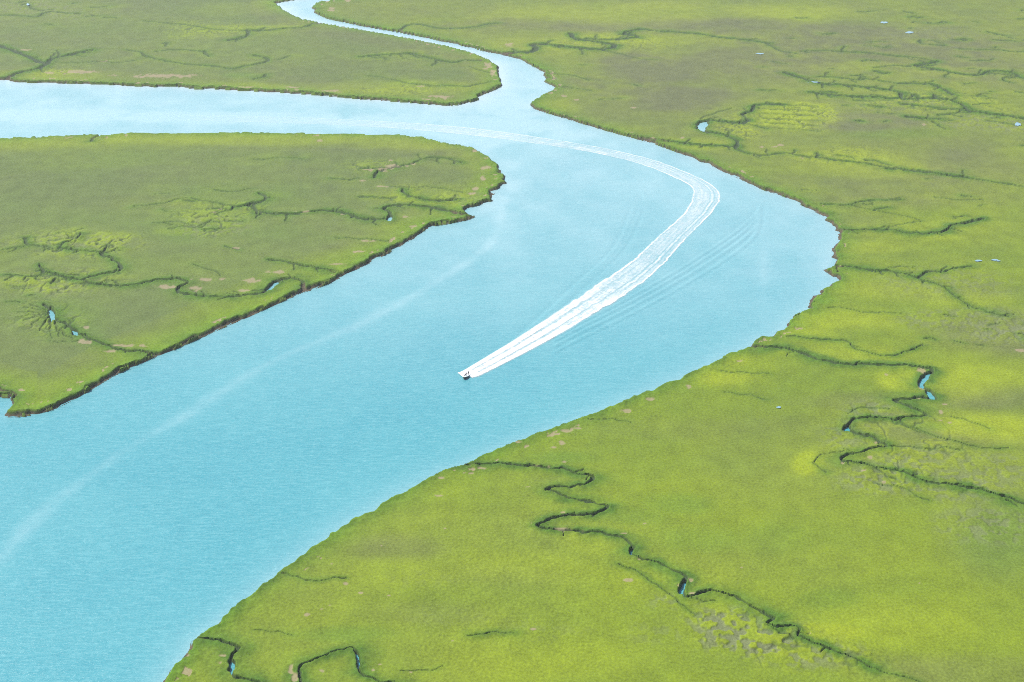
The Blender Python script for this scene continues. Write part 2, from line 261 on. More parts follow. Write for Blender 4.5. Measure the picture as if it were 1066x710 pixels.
LANDZ = 1.0
mudw = .45 + 1.1*vn(XX/14, YY/14, 21) + 1.2*bend
shore_rise = sstep(0, 1, SD/(mudw+1.2))
Z = np.where(SD < 0, np.maximum(-1.6, SD*.5), .55*sstep(0, 1, SD/mudw) + .45*sstep(.6, 1.6, SD/mudw))
mud = 1 - sstep(.75, 1.15, SD/mudw + .5*(vn(XX/2.2, YY/2.2, 22)-.5))
lush = np.exp(-np.maximum(SD-mudw, 0)/(2.5+1.6*MPP+4.5*(UU < 530)*(VV > 180)*(VV < 450)))*np.clip(.6+.9*(fbm(XX/30, YY/30, 31, 2)-.2), 0, 1.1)
edge = np.exp(-np.maximum(SD-mudw, 0)/5.0)*(SD > mudw*.7)
shorefr = np.clip(1.5*np.exp(-np.maximum(SD-mudw, 0)/2.6)*(vn(XX/7, YY/7, 35)-.15), 0, .9)*(SD > 0)
lush = np.clip(lush + .35*(VV > 430)*np.exp(-np.maximum(SD-mudw, 0)/7)*vn(XX/18, YY/18, 36), 0, 1.1)
carve = np.zeros(UU.shape); bed = np.full(UU.shape, .5)
nearck = np.zeros(UU.shape); fringe = shorefr.copy()
for w, pts in CREEKS:
    P = smooth(pts, 1.6)
    D = np.full(UU.shape, 999.0) if False else None
    s = block(P, 30)
    if s[0].stop <= s[0].start or s[1].stop <= s[1].start: continue
    d = np.full(UU[s].shape, 999.0)
    gx, gy = ground(P[:,0], P[:,1], 0.8)
    X, Y = WX[s], WY[s]
    gu, gv = GU[s[1]], GV[s[0]]
    for k in range(len(P)-1):
        a, b = P[k], P[k+1]
        i0, i1 = np.searchsorted(gv, min(a[1],b[1])-20), np.searchsorted(gv, max(a[1],b[1])+20)
        j0, j1 = np.searchsorted(gu, min(a[0],b[0])-28), np.searchsorted(gu, max(a[0],b[0])+28)
        ss = (slice(i0,i1), slice(j0,j1))
        d[ss] = np.minimum(d[ss], segdist(X[ss], Y[ss], gx[k], gy[k], gx[k+1], gy[k+1]))
    m = MPP[s]
    hw = w*m*.29*(.55+.9*vn(X/14, Y/16, 40))
    c = 1 - sstep(.55, 1.25, d/np.maximum(hw, .3*m))
    big = min(1, max(0, (w-.6)/1.2))
    b_ = -.3 if w > 4 else .78 - .5*big
    bed[s] = np.where(c > carve[s]*.98, np.minimum(bed[s], b_), bed[s])
    carve[s] = np.maximum(carve[s], c)
    mk = (.45+.55*big)*(1 - sstep(.75, 1.35, d/np.maximum(hw, .36*m)))
    mud[s] = np.maximum(mud[s], mk*inside[s])
    L = (1.0+1.6*big) + .65*m + .8*(2.4 < w < 4)
    e = np.maximum(d-hw, 0)
    fringe[s] = np.maximum(fringe[s], (.3+.75*big)*np.exp(-(e/(L*(.35+1.3*fbm(X/14, Y/18, 41, 2))))**1.6)*np.clip(.45+1.1*vn(X/5, Y/6, 43), 0, 1.2))
    edge[s] = np.maximum(edge[s], big*np.exp(-e/3.2))
    nearck[s] = np.maximum(nearck[s], np.exp(-e/(9+2*m)))
def splat(lst, warp=.5, grow=1.0):
    A = np.zeros(UU.shape)
    for u, v, ru, rv, k in lst:
        s = block(np.array([(u-2.4*ru, v-2.4*rv), (u+2.4*ru, v+2.4*rv)]), 2)
        if s[0].stop <= s[0].start or s[1].stop <= s[1].start: continue
        nz = (NZ1[s]-.5)
        r2 = ((UU[s]-u)/ru + nz*warp*1.6)**2 + ((VV[s]-v)/rv + (NZ2[s]-.5)*warp*2)**2
        A[s] = np.maximum(A[s], k*np.exp(-(r2*.75)**1.9))
    return A
NZ1 = fbm(XX/60, YY/90, 51, 4); NZ2 = fbm(XX/70, YY/110, 57, 4)
big1 = fbm(XX/120+3, YY/150, 61, 4); fine = fbm(XX/7, YY/9, 65, 3); mid = fbm(XX/25, YY/32, 67, 3)
west = west_in*np.clip(np.maximum(SD-8,0)/40, 0, 1)
dry_haze = splat(DRY, .9)*(.55+.9*(mid)) + .22*sstep(.5, .75, big1) + .42*sstep(280, 60, VV)*(.5+mid) + .72*west*(.3+1.4*big1)  # dry stands; the far ramp puts distance haze into the grass colour
yel = splat(YEL, .8)*(.5+.9*mid) + .10*sstep(.5, .7, fbm(XX/80, YY/120, 71, 4))
grn = splat(GRN, .8)*(.6+.7*mid) + .45*west*(.6+.6*mid)
yel += .16*sstep(420, 520, VV)*(.5+big1)
yel += .5*nearck*np.clip(fine*1.6-.4, 0, 1)*sstep(420, 120, VV)
mot = splat(MOT, 1.)
cl = fbm(XX/2.1, YY/2.7, 81, 2)
clump = sstep(.40, .54, cl)
motm = np.clip(mot, 0, 1)
LOBE = [(70,252,45,13,1.),(110,250,30,8,1.),(215,226,36,13,.9),(828,120,36,13,1.),(55,330,34,17,.9),(440,206,40,9,.6),(960,108,70,10,.6),(945,455,50,22,.5),(55,292,50,10,1.),(110,285,30,8,.6),(250,215,30,8,.6),(800,672,50,20,.5),(640,45,50,7,.4),(960,480,50,30,.5),(230,30,60,8,.5),(60,72,40,7,.4),(410,60,40,5,.4),(870,160,60,8,.4),(385,175,25,6,.5),(860,690,60,14,.5),(420,96,60,6,.4),(770,128,30,12,.7)]
lobe = np.clip(splat(LOBE, 1.), 0, 1)
vein = np.abs(fbm(XX/9, YY/12, 161, 3)-.5)
veinm = lobe*(1-sstep(.008, .030, vein))
lobey = lobe*sstep(.02, .06, vein)*sstep(.22, .09, vein)
# wrack and bare sand
tan = np.zeros(UU.shape)
sn1 = fbm(XX/2.4, YY/3.2, 91, 3); sn2 = fbm(XX/3, YY/4, 95, 3)
for u, v, ru, rv in TAN:
    s = block(np.array([(u-2*ru, v-2*rv), (u+2*ru, v+2*rv)]), 2)
    r = np.sqrt(((UU[s]-u)/ru)**2 + ((VV[s]-v)/rv)**2) + (sn1[s]-.5)*1.6 + (sn2[s]-.5)*1.6
    tan[s] = np.maximum(tan[s], .68*(1-sstep(.5, .95, r)))
tan *= inside
# a broken line of wrack along the banks
wr = (np.abs(SD - mudw - 4.5 - 5*(vn(XX/30, YY/30, 97)-.5)) < 1.6) & (sn2 > .66) & (vn(XX/40, YY/40, 99) > .5)
tan = np.maximum(tan, wr*.7)

rough_ = .30+1.2*sstep(.35,.7,fbm(XX/45, YY/60, 115, 3))
canopy = .19*rough_*(fbm(XX/1.1, YY/1.5, 101, 2)-.5) + .06*rough_*(fbm(XX/3.6, YY/4.8, 105, 2)-.5) - .5*veinm + .25*lobey
canopy += edge*(1.15*fbm(XX/2.8, YY/3.6, 109, 2)+.05)
canopy += motm*.4*(clump-.4) + .25*lush
canopy *= (1-.85*tan)*(1-np.clip(mud, 0, 1))
Zl = Z + np.where(SD > .2, canopy*sstep(.2, 1.2, SD/mudw), 0) + .25*(fbm(XX/9, YY/9, 111, 2)-.5)*(mud > .3)*(SD > 0)
Z = Zl*(1-carve) + np.minimum(bed, Zl)*carve

def grid_mesh(name, X, Y, Zv, nr, nc, attrs, drop=None, mat=None):
    me = bpy.data.meshes.new(name)
    n = nr*nc
    co = np.stack([X, Y, Zv], -1).reshape(-1, 3).astype(np.float32)
    idx = np.arange(n).reshape(nr, nc)
    q = np.stack([idx[1:, :-1], idx[1:, 1:], idx[:-1, 1:], idx[:-1, :-1]], -1).reshape(-1, 4)
    if drop is not None: q = q[~drop.reshape(-1)]
    used = np.zeros(n, bool); used[q.ravel()] = True
    remap = np.cumsum(used)-1; q = remap[q]; co = co[used]
    me.vertices.add(len(co)); me.vertices.foreach_set('co', co.ravel())
    me.loops.add(q.size); me.loops.foreach_set('vertex_index', q.ravel().astype(np.int32))
    me.polygons.add(len(q)); me.polygons.foreach_set('loop_start', np.arange(0, q.size, 4, dtype=np.int32))
    me.polygons.foreach_set('use_smooth', np.ones(len(q), bool))
    for k, a in attrs.items():
        at = me.attributes.new(k, 'FLOAT', 'POINT'); at.data.foreach_set('value', np.asarray(a, np.float32).reshape(-1)[used])
    me.update(calc_edges=True)
    if mat: me.materials.append(mat)
    o = bpy.data.objects.new(name, me); bpy.context.scene.collection.objects.link(o)
    return o

# ------------------------------------------------------------------ node helpers
class NT:
    def __init__(s, name):
        s.m = bpy.data.materials.new(name); s.m.use_nodes = True; s.t = s.m.node_tree; s.t.nodes.clear()
        s.out = s.t.nodes.new('ShaderNodeOutputMaterial')
    def n(s, typ, **kw):
        nd = s.t.nodes.new(typ)
        for k, v in kw.items():
            if k.startswith('i_'): s.set(nd.inputs[k[2:].replace('_', ' ')], v)
            else: setattr(nd, k, v)
        return nd
    def set(s, inp, v):
        if hasattr(v, 'is_output') or isinstance(v, bpy.types.NodeSocket): s.t.links.new(v, inp)
        else: inp.default_value = v
    def attr(s, name): return s.n('ShaderNodeAttribute', attribute_name=name).outputs['Fac']
    def math(s, op, a, b=0.0, clamp=False):
        nd = s.n('ShaderNodeMath', operation=op, use_clamp=clamp); s.set(nd.inputs[0], a); s.set(nd.inputs[1], b); return nd.outputs[0]
    def mix(s, f, a, b, blend='MIX'):
        nd = s.n('ShaderNodeMix', data_type='RGBA', blend_type=blend)
        s.set(nd.inputs['Factor'], f)
        for inp, v in ((nd.inputs[6], a), (nd.inputs[7], b)):
            s.set(inp, tuple(v)+(1,) if isinstance(v, (tuple, list)) and len(v) == 3 else v)
        return nd.outputs[2]
    def noise(s, vec, scale, detail=3, rough=.55):
        nd = s.n('ShaderNodeTexNoise'); s.set(nd.inputs['Vector'], vec); nd.inputs['Scale'].default_value = scale
        nd.inputs['Detail'].default_value = detail; nd.inputs['Roughness'].default_value = rough; return nd.outputs['Fac']
    def rng(s, v, a, b, c=0., d=1.):
        nd = s.n('ShaderNodeMapRange'); s.set(nd.inputs[0], v)
        for i, x in enumerate((a, b, c, d)): nd.inputs[i+1].default_value = x
        return nd.outputs[0]
    def pos(s, sx=1, sy=1, sz=1):
        g = s.n('ShaderNodeNewGeometry'); mp = s.n('ShaderNodeMapping'); s.t.links.new(g.outputs['Position'], mp.inputs['Vector'])
        mp.inputs['Scale'].default_value = (sx, sy, sz); return mp.outputs['Vector']
    def bsdf(s, col, rough=.8, spec=.2, normal=None, **kw):
        b = s.n('ShaderNodeBsdfPrincipled'); s.set(b.inputs['Base Color'], tuple(col)+(1,) if isinstance(col, tuple) and len(col) == 3 else col)
        s.set(b.inputs['Roughness'], rough); b.inputs['Specular IOR Level'].default_value = spec
        if normal is not None: s.t.links.new(normal, b.inputs['Normal'])
        for k, v in kw.items(): s.set(b.inputs[k.replace('_', ' ')], v)
        return b.outputs[0]
    def bump(s, h, strength, dist):
        b = s.n('ShaderNodeBump'); b.inputs['Strength'].default_value = strength; b.inputs['Distance'].default_value = dist
        s.t.links.new(h, b.inputs['Height']); return b.outputs[0]
    def done(s, sh): s.t.links.new(sh, s.out.inputs['Surface']); return s.m

def veg_colour(k, p):
    """colours of cordgrass stands, far haze painted in, by the survey's weights and fine noise"""
    n1 = k.noise(p, 1.1, 5, .7); n2 = k.noise(p, .12, 4, .6); n3 = k.noise(p, .025, 3, .6)
    base = k.mix(k.rng(n3, .35, .65), (.106, .146, .007), (.088, .130, .010))
    base = k.mix(k.math('MULTIPLY', k.attr('dry_haze'), .9, True), base, (.074, .082, .036))
    base = k.mix(k.math('MULTIPLY', k.attr('yel'), .9, True), base, (.160, .200, .008))
    base = k.mix(k.math('MULTIPLY', k.attr('grn'), .8, True), base, (.062, .122, .012))
    base = k.mix(k.math('MULTIPLY', k.attr('mot'), 1.0, True), base, (.104, .122, .050))
    base = k.mix(k.attr('lush'), base, (.066, .136, .006))
    base = k.mix(k.attr('fringe'), base, (.046, .096, .008))
    v = k.math('ADD', k.rng(n1, .3, .7, .70, 1.30), k.rng(n2, .3, .7, -.13, .13))
    c = k.n('ShaderNodeCombineColor'); [k.set(c.inputs[i], v) for i in range(3)]
    return k.mix(1.0, base, c.outputs[0], 'MULTIPLY'), n1

k = NT('marsh_ground')
p = k.pos(1, .75, 1)
vc, n1 = veg_colour(k, p)
tn = k.mix(k.noise(p, .8, 3), (.17, .135, .085), (.26, .20, .135))
col = k.mix(k.attr('tan'), vc, tn)
mudc = k.mix(k.rng(k.noise(p, .5, 4), .35, .65), (.030, .030, .018), (.078, .060, .038))
col = k.mix(k.attr('mudc'), col, (.028, .048, .018))
col = k.mix(k.attr('muds'), col, mudc)
MAT_GROUND = k.done(k.bsdf(col, .9, .12, k.bump(n1, .35, .25)))

att = dict(dry_haze=np.clip(dry_haze,0,1), yel=np.clip(yel,0,1), grn=np.clip(grn,0,1), lush=np.clip(lush,0,1)*(1-tan), tan=np.clip(tan,0,1),
           fringe=np.clip(fringe,0,1)*(1-tan), mot=np.clip(motm*(1-clump)*1.1,0,1), mudc=np.clip(mud,0,1)*(SD > 6*np.minimum(MPP,1.5)), muds=np.clip(mud,0,1)*(SD <= 6*np.minimum(MPP,1.5)))
att['yel'] = np.clip(att['yel'] + motm*clump*.3 + .9*lobey, 0, 1)
att['mudc'] = np.maximum(att['mudc'], .75*veinm)
deep = (SD < -14) & ~inside
dropq = deep[1:, :-1] & deep[1:, 1:] & deep[:-1, 1:] & deep[:-1, :-1]
bare = np.maximum.reduce([np.clip(mud,0,1), tan, carve]) + (SD <= 0)
fq = (bare[1:, :-1] + bare[1:, 1:] + bare[:-1, 1:] + bare[:-1, :-1]) < 2.0
grass = grid_mesh('grass', XX, YY, Z, NR, NC, att, ~fq, MAT_GROUND)
grass['kind'] = 'stuff'; grass['label'] = 'yellow-green cordgrass covering the flat salt marsh'
ground_ = grid_mesh('ground', XX, YY, Z, NR, NC, att, fq, MAT_GROUND)
ground_['kind'] = 'structure'; ground_['label'] = 'dark mud of banks and creek beds with tan wrack patches'

# ------------------------------------------------------------------ wake survey
WL = [(481,386.6)] + T(21, [(868,137)]) + T(12, [(20,708),(170,610),(340,495),(500,385),(620,275),(720,185),(756,112),(740,70),(660,30),(590,0)]) + [(655,167.3),(620,159.3),(580,152.5),(534,146),(480,139.5),(420,134),(340,129.5),(265,127),(150,124)]
WR = [(492.5,389.9)] + T(21, [(918,164)]) + T(12, [(160,706),(340,600),(520,490),(640,385),(740,275),(830,185),(866,125),(855,92),(800,50),(690,2)]) + [(680,166.5),(634,155.3),(590,147.5),(534,139),(482,132.5),(420,127.5),(340,123.5),(265,121),(150,118.5)]
OLD = T(20, [(-150,1010),(0,905),(130,770),(260,655),(480,490),(760,325),(1065,130)]) + T(11, [(430,640),(620,540),(760,460),(900,370),(980,290),(1010,200),(1030,120)])
ARM = [(-60,121),(100,121),(265,123),(391,128),(468,136),(535,142)]
RIP_R = [T(12, [(190,690+o),(300,632+o),(480,540+o*1.1),(700,415+o*1.2),(900,285+o*1.3),(1000,205+o*1.3),(1035,150+o)]) for o in (0, 17, 38, 64)]
RIP_L = [T(12, [(60-o,680),(160-o,590),(300-o,460),(420-o,350),(480-o,250),(515-o,160)]) for o in (0, -12, -26)] + \
        [T(12, [(150,-12+o),(330,5+o),(450,40+o),(520,75+o),(565,120+o)]) for o in (0, -12, -26)]

# ------------------------------------------------------------------ water
WU = axis([(-1800,-560,60),(-560,-60,12),(-60,890,1.3),(890,1130,3),(1130,1630,12),(1630,2900,60)])
WV = axis([(-338,-300,3),(-300,-12,4),(-12,722,1.1),(722,1000,6),(1000,1600,40)])
SU, SV = np.meshgrid(WU, WV)
SX, SY = ground(SU, SV, 0.0)
NRw, NCw = SU.shape
def wblock(P, R):
    return (slice(np.searchsorted(WV, P[:,1].min()-R), np.searchsorted(WV, P[:,1].max()+R)), slice(np.searchsorted(WU, P[:,0].min()-R), np.searchsorted(WU, P[:,0].max()+R)))
def wdist(pts, R, closed=False, zz=0.0):
    P = smooth(pts, 3.0, closed); D = np.full(SU.shape, 999.)
    if closed: P = np.vstack([P, P[:1]])
    gx, gy = ground(P[:,0], np.maximum(P[:,1], -345), zz)
    for q in range(len(P)-1):
        s = wblock(P[q:q+2], R)
        if s[0].stop <= s[0].start or s[1].stop <= s[1].start: continue
        D[s] = np.minimum(D[s], segdist(SX[s], SY[s], gx[q], gy[q], gx[q+1], gy[q+1]))
    return D
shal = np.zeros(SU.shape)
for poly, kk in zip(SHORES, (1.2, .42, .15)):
    D = wdist(poly, 30, True, .6); shal = np.maximum(shal, .8*kk*np.exp(-D/(1.2+.0075*SY)))  # pale shallows, with sky reflection painted along the north-west shore
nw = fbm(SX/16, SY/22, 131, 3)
slick_sheen = .28*np.exp(-(wdist(OLD, 30)/(1.5+3.5*nw))**2)*(.2+1.*nw)*(.75+.5*vn(SX/2.5, SY/5, 137)) + .7*np.exp(-(wdist(ARM, 14)/14)**2)*(.3+nw)  # old wake slick, then bright sky sheen painted along the far arm
slick_sheen += 1.0*np.exp(-(((SU-530)/80)**2+((SV-125)/22)**2))*nw + .35*np.exp(-(((SU-520)/25)**2+((SV-215)/35)**2))*nw + .18*np.exp(-(((SU-795)/5)**2+((SV-285)/40)**2))*nw  # white sheen of the confluence put into the water colour
slick_sheen += .80*sstep(470, 80, SV)*(.6+.7*nw)  # far water whitened in its colour for the sky's grazing reflection
SZ = np.zeros(SU.shape)
for L in RIP_R + RIP_L:
    d = wdist(L, 12); SZ += .7*(.20*np.exp(-(d/1.0)**2) - .12*np.exp(-((d-2.0)/1.1)**2))*sstep(175, 250, SV + 60*(SV < 190))
SZ *= 1.0
k = NT('river_water')
p = k.pos(.45, 1.0, 1); p2 = k.pos(1, 1, 1)
w1 = k.noise(p, 1.5, 4, .7); w2 = k.noise(p, .16, 3, .55); w3 = k.noise(p2, .012, 3, .6); w4 = k.noise(k.pos(.25, 1, 1), .09, 3, .6)
hgt = k.math('ADD', k.math('MULTIPLY', w1, .6), k.math('MULTIPLY', w2, 1.2))
body = k.mix(k.rng(w3, .35, .65), (.030, .190, .224), (.044, .210, .238))
w5 = k.noise(k.pos(.22, 1, 1), .75, 3, .6)
body = k.mix(k.rng(w5, .48, .72, 0, .55), body, (.10, .275, .30))
body = k.mix(k.rng(w5, .30, .45, .30, 0), body, (.014, .13, .175))
body = k.mix(k.rng(w4, .45, .75, 0, .35), body, (.055, .225, .250))
body = k.mix(k.rng(w1, .5, .72, 0, .75), body, (.12, .29, .31))  # highlights of the small waves mixed into the water colour
body = k.mix(k.math('MULTIPLY', k.attr('slick_sheen'), .65, True), body, (.30, .41, .425))
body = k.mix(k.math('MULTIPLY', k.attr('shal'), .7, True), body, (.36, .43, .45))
MAT_WATER = k.done(k.bsdf(body, .28, .5, k.bump(hgt, .5, .7), IOR=1.33))
water = grid_mesh('water', SX, SY, SZ, NRw, NCw, dict(slick_sheen=np.clip(slick_sheen,0,1), shal=shal), None, MAT_WATER)
water['kind'] = 'structure'; water['label'] = 'turquoise tidal river winding between green marsh banks'

# small pools standing on the marsh
k = NT('pool_water'); MAT_POOL = k.done(k.bsdf((.15, .25, .29), .15, .5, IOR=1.33))
POOLS = [(T(13,[(878,380)])[0],4.2,.8),(T(13,[(945,377)])[0],3.4,.8),(T(13,[(960,381)])[0],2.2,.5),(T(23,[(58,292)])[0],2.2,1.),
         (T(2,[(1030,220)])[0],4.5,.7),(T(3,[(1040,510)])[0],3.6,1.6),(T(3,[(595,133)])[0],4,.9),(T(3,[(490,92)])[0],3.6,.9),(T(0,[(115,18)])[0],1.6,1.),(T(3,[(200,337)])[0],7,.6)]
import bmesh
def link(name, bm, mat, parent=None, smooth_=False):
    me = bpy.data.meshes.new(name); bm.normal_update(); bm.to_mesh(me); bm.free()
    if smooth_: me.polygons.foreach_set('use_smooth', [True]*len(me.polygons))
    me.materials.append(mat); o = bpy.data.objects.new(name, me); bpy.context.scene.collection.objects.link(o)
    if parent: o.parent = parent
    return o
bm = bmesh.new()
for (u, v), ru, rv in POOLS:
    vs = []
    for a in np.linspace(0, 2*math.pi, 22, endpoint=False):
        r = .75 + .5*random.random()
        x, y = ground(u+ru*r*math.cos(a), v+rv*r*math.sin(a), 1.2); vs.append(bm.verts.new((float(x), float(y), 1.25)))
    f = bm.faces.new(vs)
bmesh.ops.recalc_face_normals(bm, faces=bm.faces)
o = link('pool_water', bm, MAT_POOL); o['kind'] = 'structure'; o['label'] = 'small blue pools lying on the marsh'

# ------------------------------------------------------------------ boat wake
PL = smooth(WL, 2.0); PR = smooth(WR, 2.0)
def resample(P, n):
    gx, gy = ground(P[:,0], P[:,1], 0.1); s = np.concatenate([[0], np.cumsum(np.hypot(np.diff(gx), np.diff(gy)))])
    q = np.linspace(0, 1, n)*s[-1]; return np.stack([np.interp(q, s, gx), np.interp(q, s, gy)], 1), s[-1]
NS, NA = 1300, 61
A_, LA = resample(PL, NS); B_, LB = resample(PR, NS)
ac = np.linspace(0, 1, NA)[None, :]; al = np.linspace(0, 1, NS)[:, None]
ext = (ac-.5)*1.24+.5
gx = A_[:,0:1]*(1-ext)+B_[:,0:1]*ext; gy = A_[:,1:2]*(1-ext)+B_[:,1:2]*ext
along = al*(LA+LB)/2 + 0*ac
jit = (fbm(along/5, ext*0+2, 141, 3)-.5)*.10*sstep(0, 120, along)
e2 = ext + jit
nn = .55*fbm(e2*22, along/14, 145, 3) + .45*fbm(gx/1.5, gy/1.8, 146, 3); nb = fbm(gx/9, gy/12, 147, 3)
def ridge(c, w): return np.exp(-((e2-c)/w)**2)
st = al*1.0
near = 1-sstep(10, 185, along)                      # thick fresh foam close to the boat
far = sstep(60, 330, along)
three = np.maximum.reduce([ridge(.11, .15), ridge(.49, .15), ridge(.88, .14)])
f_near = .34 + .66*sstep(.30, .70, three)
f_far = .85*ridge(.02, .028)*(1.-.4*far*nb) + .8*ridge(.98, .026) + .27*sstep(-.02, .06, e2)*(1-sstep(.94, 1.02, e2)) + .25*ridge(.72, .05) - .26*ridge(.66, .025) - .24*ridge(.80, .025) - .2*ridge(.30, .02)*(1-far) + .10*ridge(.35, .2)
foam = f_near*near*1.3 + f_far*(1-near)
foam = np.clip(foam, 0, 1.15)*np.clip((.9+2.0*(nn-.5)), .2, 1.3)
edgef = sstep(-.11, .03, e2)*(1-sstep(.97, 1.11, e2))
foam *= edgef
tail = 1-.45*sstep(.45, .62, al)*(.5+nb)
foam *= tail*(1-.75*sstep(.60, .95, al)*(.5+nb))*(1-sstep(.9, 1, al))
foam = np.where(al > .55, foam*(.9+1.0*sstep(.35,.65,nb)), foam)
wz = .05 + (.12*near*nn + .05*nn)*edgef + .03*edgef
k = NT('white_foam')
p = k.pos(1, .7, 1)
fn = k.noise(p, .9, 4, .7)
fa = k.math('MULTIPLY', k.attr('foam'), k.rng(fn, .3, .7, .62, 1.3), True)
tr = k.n('ShaderNodeBsdfTransparent').outputs[0]
ms = k.n('ShaderNodeMixShader'); k.set(ms.inputs[0], fa); k.set(ms.inputs[1], tr); k.set(ms.inputs[2], k.bsdf((.60, .62, .62), .7, .2, k.bump(fn, .4, .3)))
MAT_FOAM = k.done(ms.outputs[0])
wake = grid_mesh('wake_foam', gx, gy, wz, NS, NA, dict(foam=np.clip(foam, 0, 1)), None, MAT_FOAM)
wake['kind'] = 'stuff'; wake['label'] = 'long curving white wake spreading behind the motor boat'

# spray sheet thrown up on both sides of the hull
def gpt(u, v, z=0.): x, y = ground(u, v, z); return float(x), float(y)
SPR = [(476.2,387.9),(478.5,389.6),(481,391.6),(486,392.0),(491,392.0),(497.5,391.4),(501,389.2),(497,386.5),(491,385.5),(486.5,384.4),(482,386.2),(478.5,387.2)]
SPw = np.array([gpt(*q, .2) for q in smooth(SPR, .7, True)])
cen = np.array(gpt(487.5, 388.6, .2))
nr_ = 14
rr = np.linspace(0, 1, nr_)[:, None]
loopP = np.vstack([SPw, SPw[:1]])
sx = cen[0] + rr*(loopP[:,0][None]-cen[0]); sy = cen[1] + rr*(loopP[:,1][None]-cen[1])
sz = .12 + .55*(1-rr**1.5)*0 + .45*np.sin(np.clip(rr, 0, 1)*math.pi*.95)*fbm(sx/.7, sy/.7, 151, 2) + .22*fbm(sx/.35, sy/.35, 153, 2)*(1-rr)
spr = grid_mesh('spray_foam', sx[::-1], sy[::-1], sz[::-1], nr_, sx.shape[1], dict(foam=np.clip(1.6*(1-sstep(.86, 1.0, rr+0*sx)), 0, 1)[::-1]), None, MAT_FOAM)
spr['kind'] = 'stuff'; spr['label'] = 'white spray thrown up around the motor boat hull'

# ------------------------------------------------------------------ motor boat
def plain(name, col, rough=.5, spec=.4, var=.12):
    k = NT(name); n = k.noise(k.n('ShaderNodeTexCoord').outputs['Object'], 3.0, 3)
    c = k.mix(k.rng(n, .3, .7), tuple(x*(1-var) for x in col), tuple(min(1, x*(1+var)) for x in col))
    return k.done(k.bsdf(c, rough, spec))
M_OLIVE = plain('olive_reflection', (.050, .052, .014), .45); M_TAN = plain('tan_reflection', (.30, .22, .13), .5); M_WHITE = plain('white_gelcoat', (.78, .78, .76), .35, .5, .03)
M_BLACK = plain('black_cowling', (.02, .02, .024), .35); M_GLASS = plain('dark_windscreen', (.02, .03, .04), .1, .6); M_METAL = plain('aluminium_tube', (.5, .5, .5), .3)
M_NAVY = plain('navy_cloth', (.02, .024, .05), .85); M_GREY = plain('charcoal_cloth', (.03, .034, .04), .85); M_SKIN = plain('skin', (.42, .24, .17), .6); M_HAIR = plain('dark_hair', (.02, .014, .01), .7); M_PINK = plain('pale_red_cloth', (.45, .17, .15), .8)

bx, by = gpt(485.0, 392.4, 0.)
root = bpy.data.objects.new('motor_boat', None); bpy.context.scene.collection.objects.link(root)
root['label'] = 'small white motor boat, its dark reflection coloured onto the hull, speeding at the head of the long wake'; root['category'] = 'boat'
LEN, BEAM = 6.6, 2.4
# hull runs along +x (bow); sections: half beam, keel z, chine z, sheer z
ST = [(-3.3,1.08,-.30,-.02,.62),(-2.2,1.15,-.32,-.02,.64),(-.8,1.2,-.33,0.,.68),(.6,1.18,-.30,.06,.76),(1.7,.98,-.18,.18,.86),(2.5,.66,.05,.36,.95),(3.0,.36,.34,.58,1.01),(3.32,.05,.80,.88,1.05)]
def hull():
    bm = bmesh.new(); rows = []
    for x, b, kz, cz, sz_ in ST:
        prof = [(b, sz_), (b*.97, (cz+sz_)/2), (b*.86, cz), (b*.45, (kz+cz)/2), (0, kz), (-b*.45, (kz+cz)/2), (-b*.86, cz), (-b*.97, (cz+sz_)/2), (-b, sz_)]
        rows.append([bm.verts.new((x, y, z)) for y, z in prof])
    for a, b in zip(rows, rows[1:]):
        for i in range(8): bm.faces.new((a[i], a[i+1], b[i+1], b[i]))
    bm.faces.new(rows[0]); bm.faces.new(rows[-1][::-1])
    bmesh.ops.recalc_face_normals(bm, faces=bm.faces); return bm
def box(bm, x0, x1, y0, y1, z0, z1, bev=.03, taper=0.):
    vs = bmesh.ops.create_cube(bm, size=1)['verts']
    for v in vs:
        t = 1-taper*(v.co.z+.5)
        v.co = Vector(((x0+x1)/2+(x1-x0)*v.co.x*t, (y0+y1)/2+(y1-y0)*v.co.y*t, z0+(z1-z0)*(v.co.z+.5)))
    es = list({e for v in vs for e in v.link_edges}); bmesh.ops.bevel(bm, geom=es, offset=bev, segments=2, affect='EDGES')
def tube(bm, pts, r, n=8):
    pts = [Vector(q) for q in pts]; rings = []
    for i, q in enumerate(pts):
        d = (pts[min(i+1, len(pts)-1)]-pts[max(i-1, 0)]).normalized(); a = d.orthogonal().normalized(); b = d.cross(a)
        rings.append([bm.verts.new(q+(a*math.cos(t)+b*math.sin(t))*r) for t in [2*math.pi*j/n for j in range(n)]])
    for A, B in zip(rings, rings[1:]):
        for j in range(n): bm.faces.new((A[j], A[(j+1) % n], B[(j+1) % n], B[j]))
    bm.faces.new(rings[0][::-1]); bm.faces.new(rings[-1])
hl = link('hull', hull(), M_OLIVE, root)  # olive puts the boat's dark reflection and shadow into the hull colour
bm = bmesh.new()
def strip(bm, inner, outer, dz0, dz1, x0=-3.3):
    st = [s for s in ST if s[0] >= x0]
    for sg in (1, -1):
        prev = None
        for x, b, kz, cz, s_ in st:
            o_ = bm.verts.new((x, sg*(b+outer), s_+dz0)); t_ = bm.verts.new((x, sg*(b+outer), s_+dz1)); i_ = bm.verts.new((x, sg*max(b-inner, .0), s_+dz1)); l_ = bm.verts.new((x, sg*max(b-inner, .0), s_+dz0))
            if prev:
                for a, c in ((0, 1), (1, 2), (2, 3), (3, 0)): bm.faces.new((prev[a], prev[c], (o_, t_, i_, l_)[c], (o_, t_, i_, l_)[a]))
            prev = (o_, t_, i_, l_)
    bmesh.ops.recalc_face_normals(bm, faces=bm.faces)
strip(bm, .34, .04, -.22, .05); link('gunwale', bm, M_WHITE, root)
bm = bmesh.new(); prev = None                       # cockpit sole
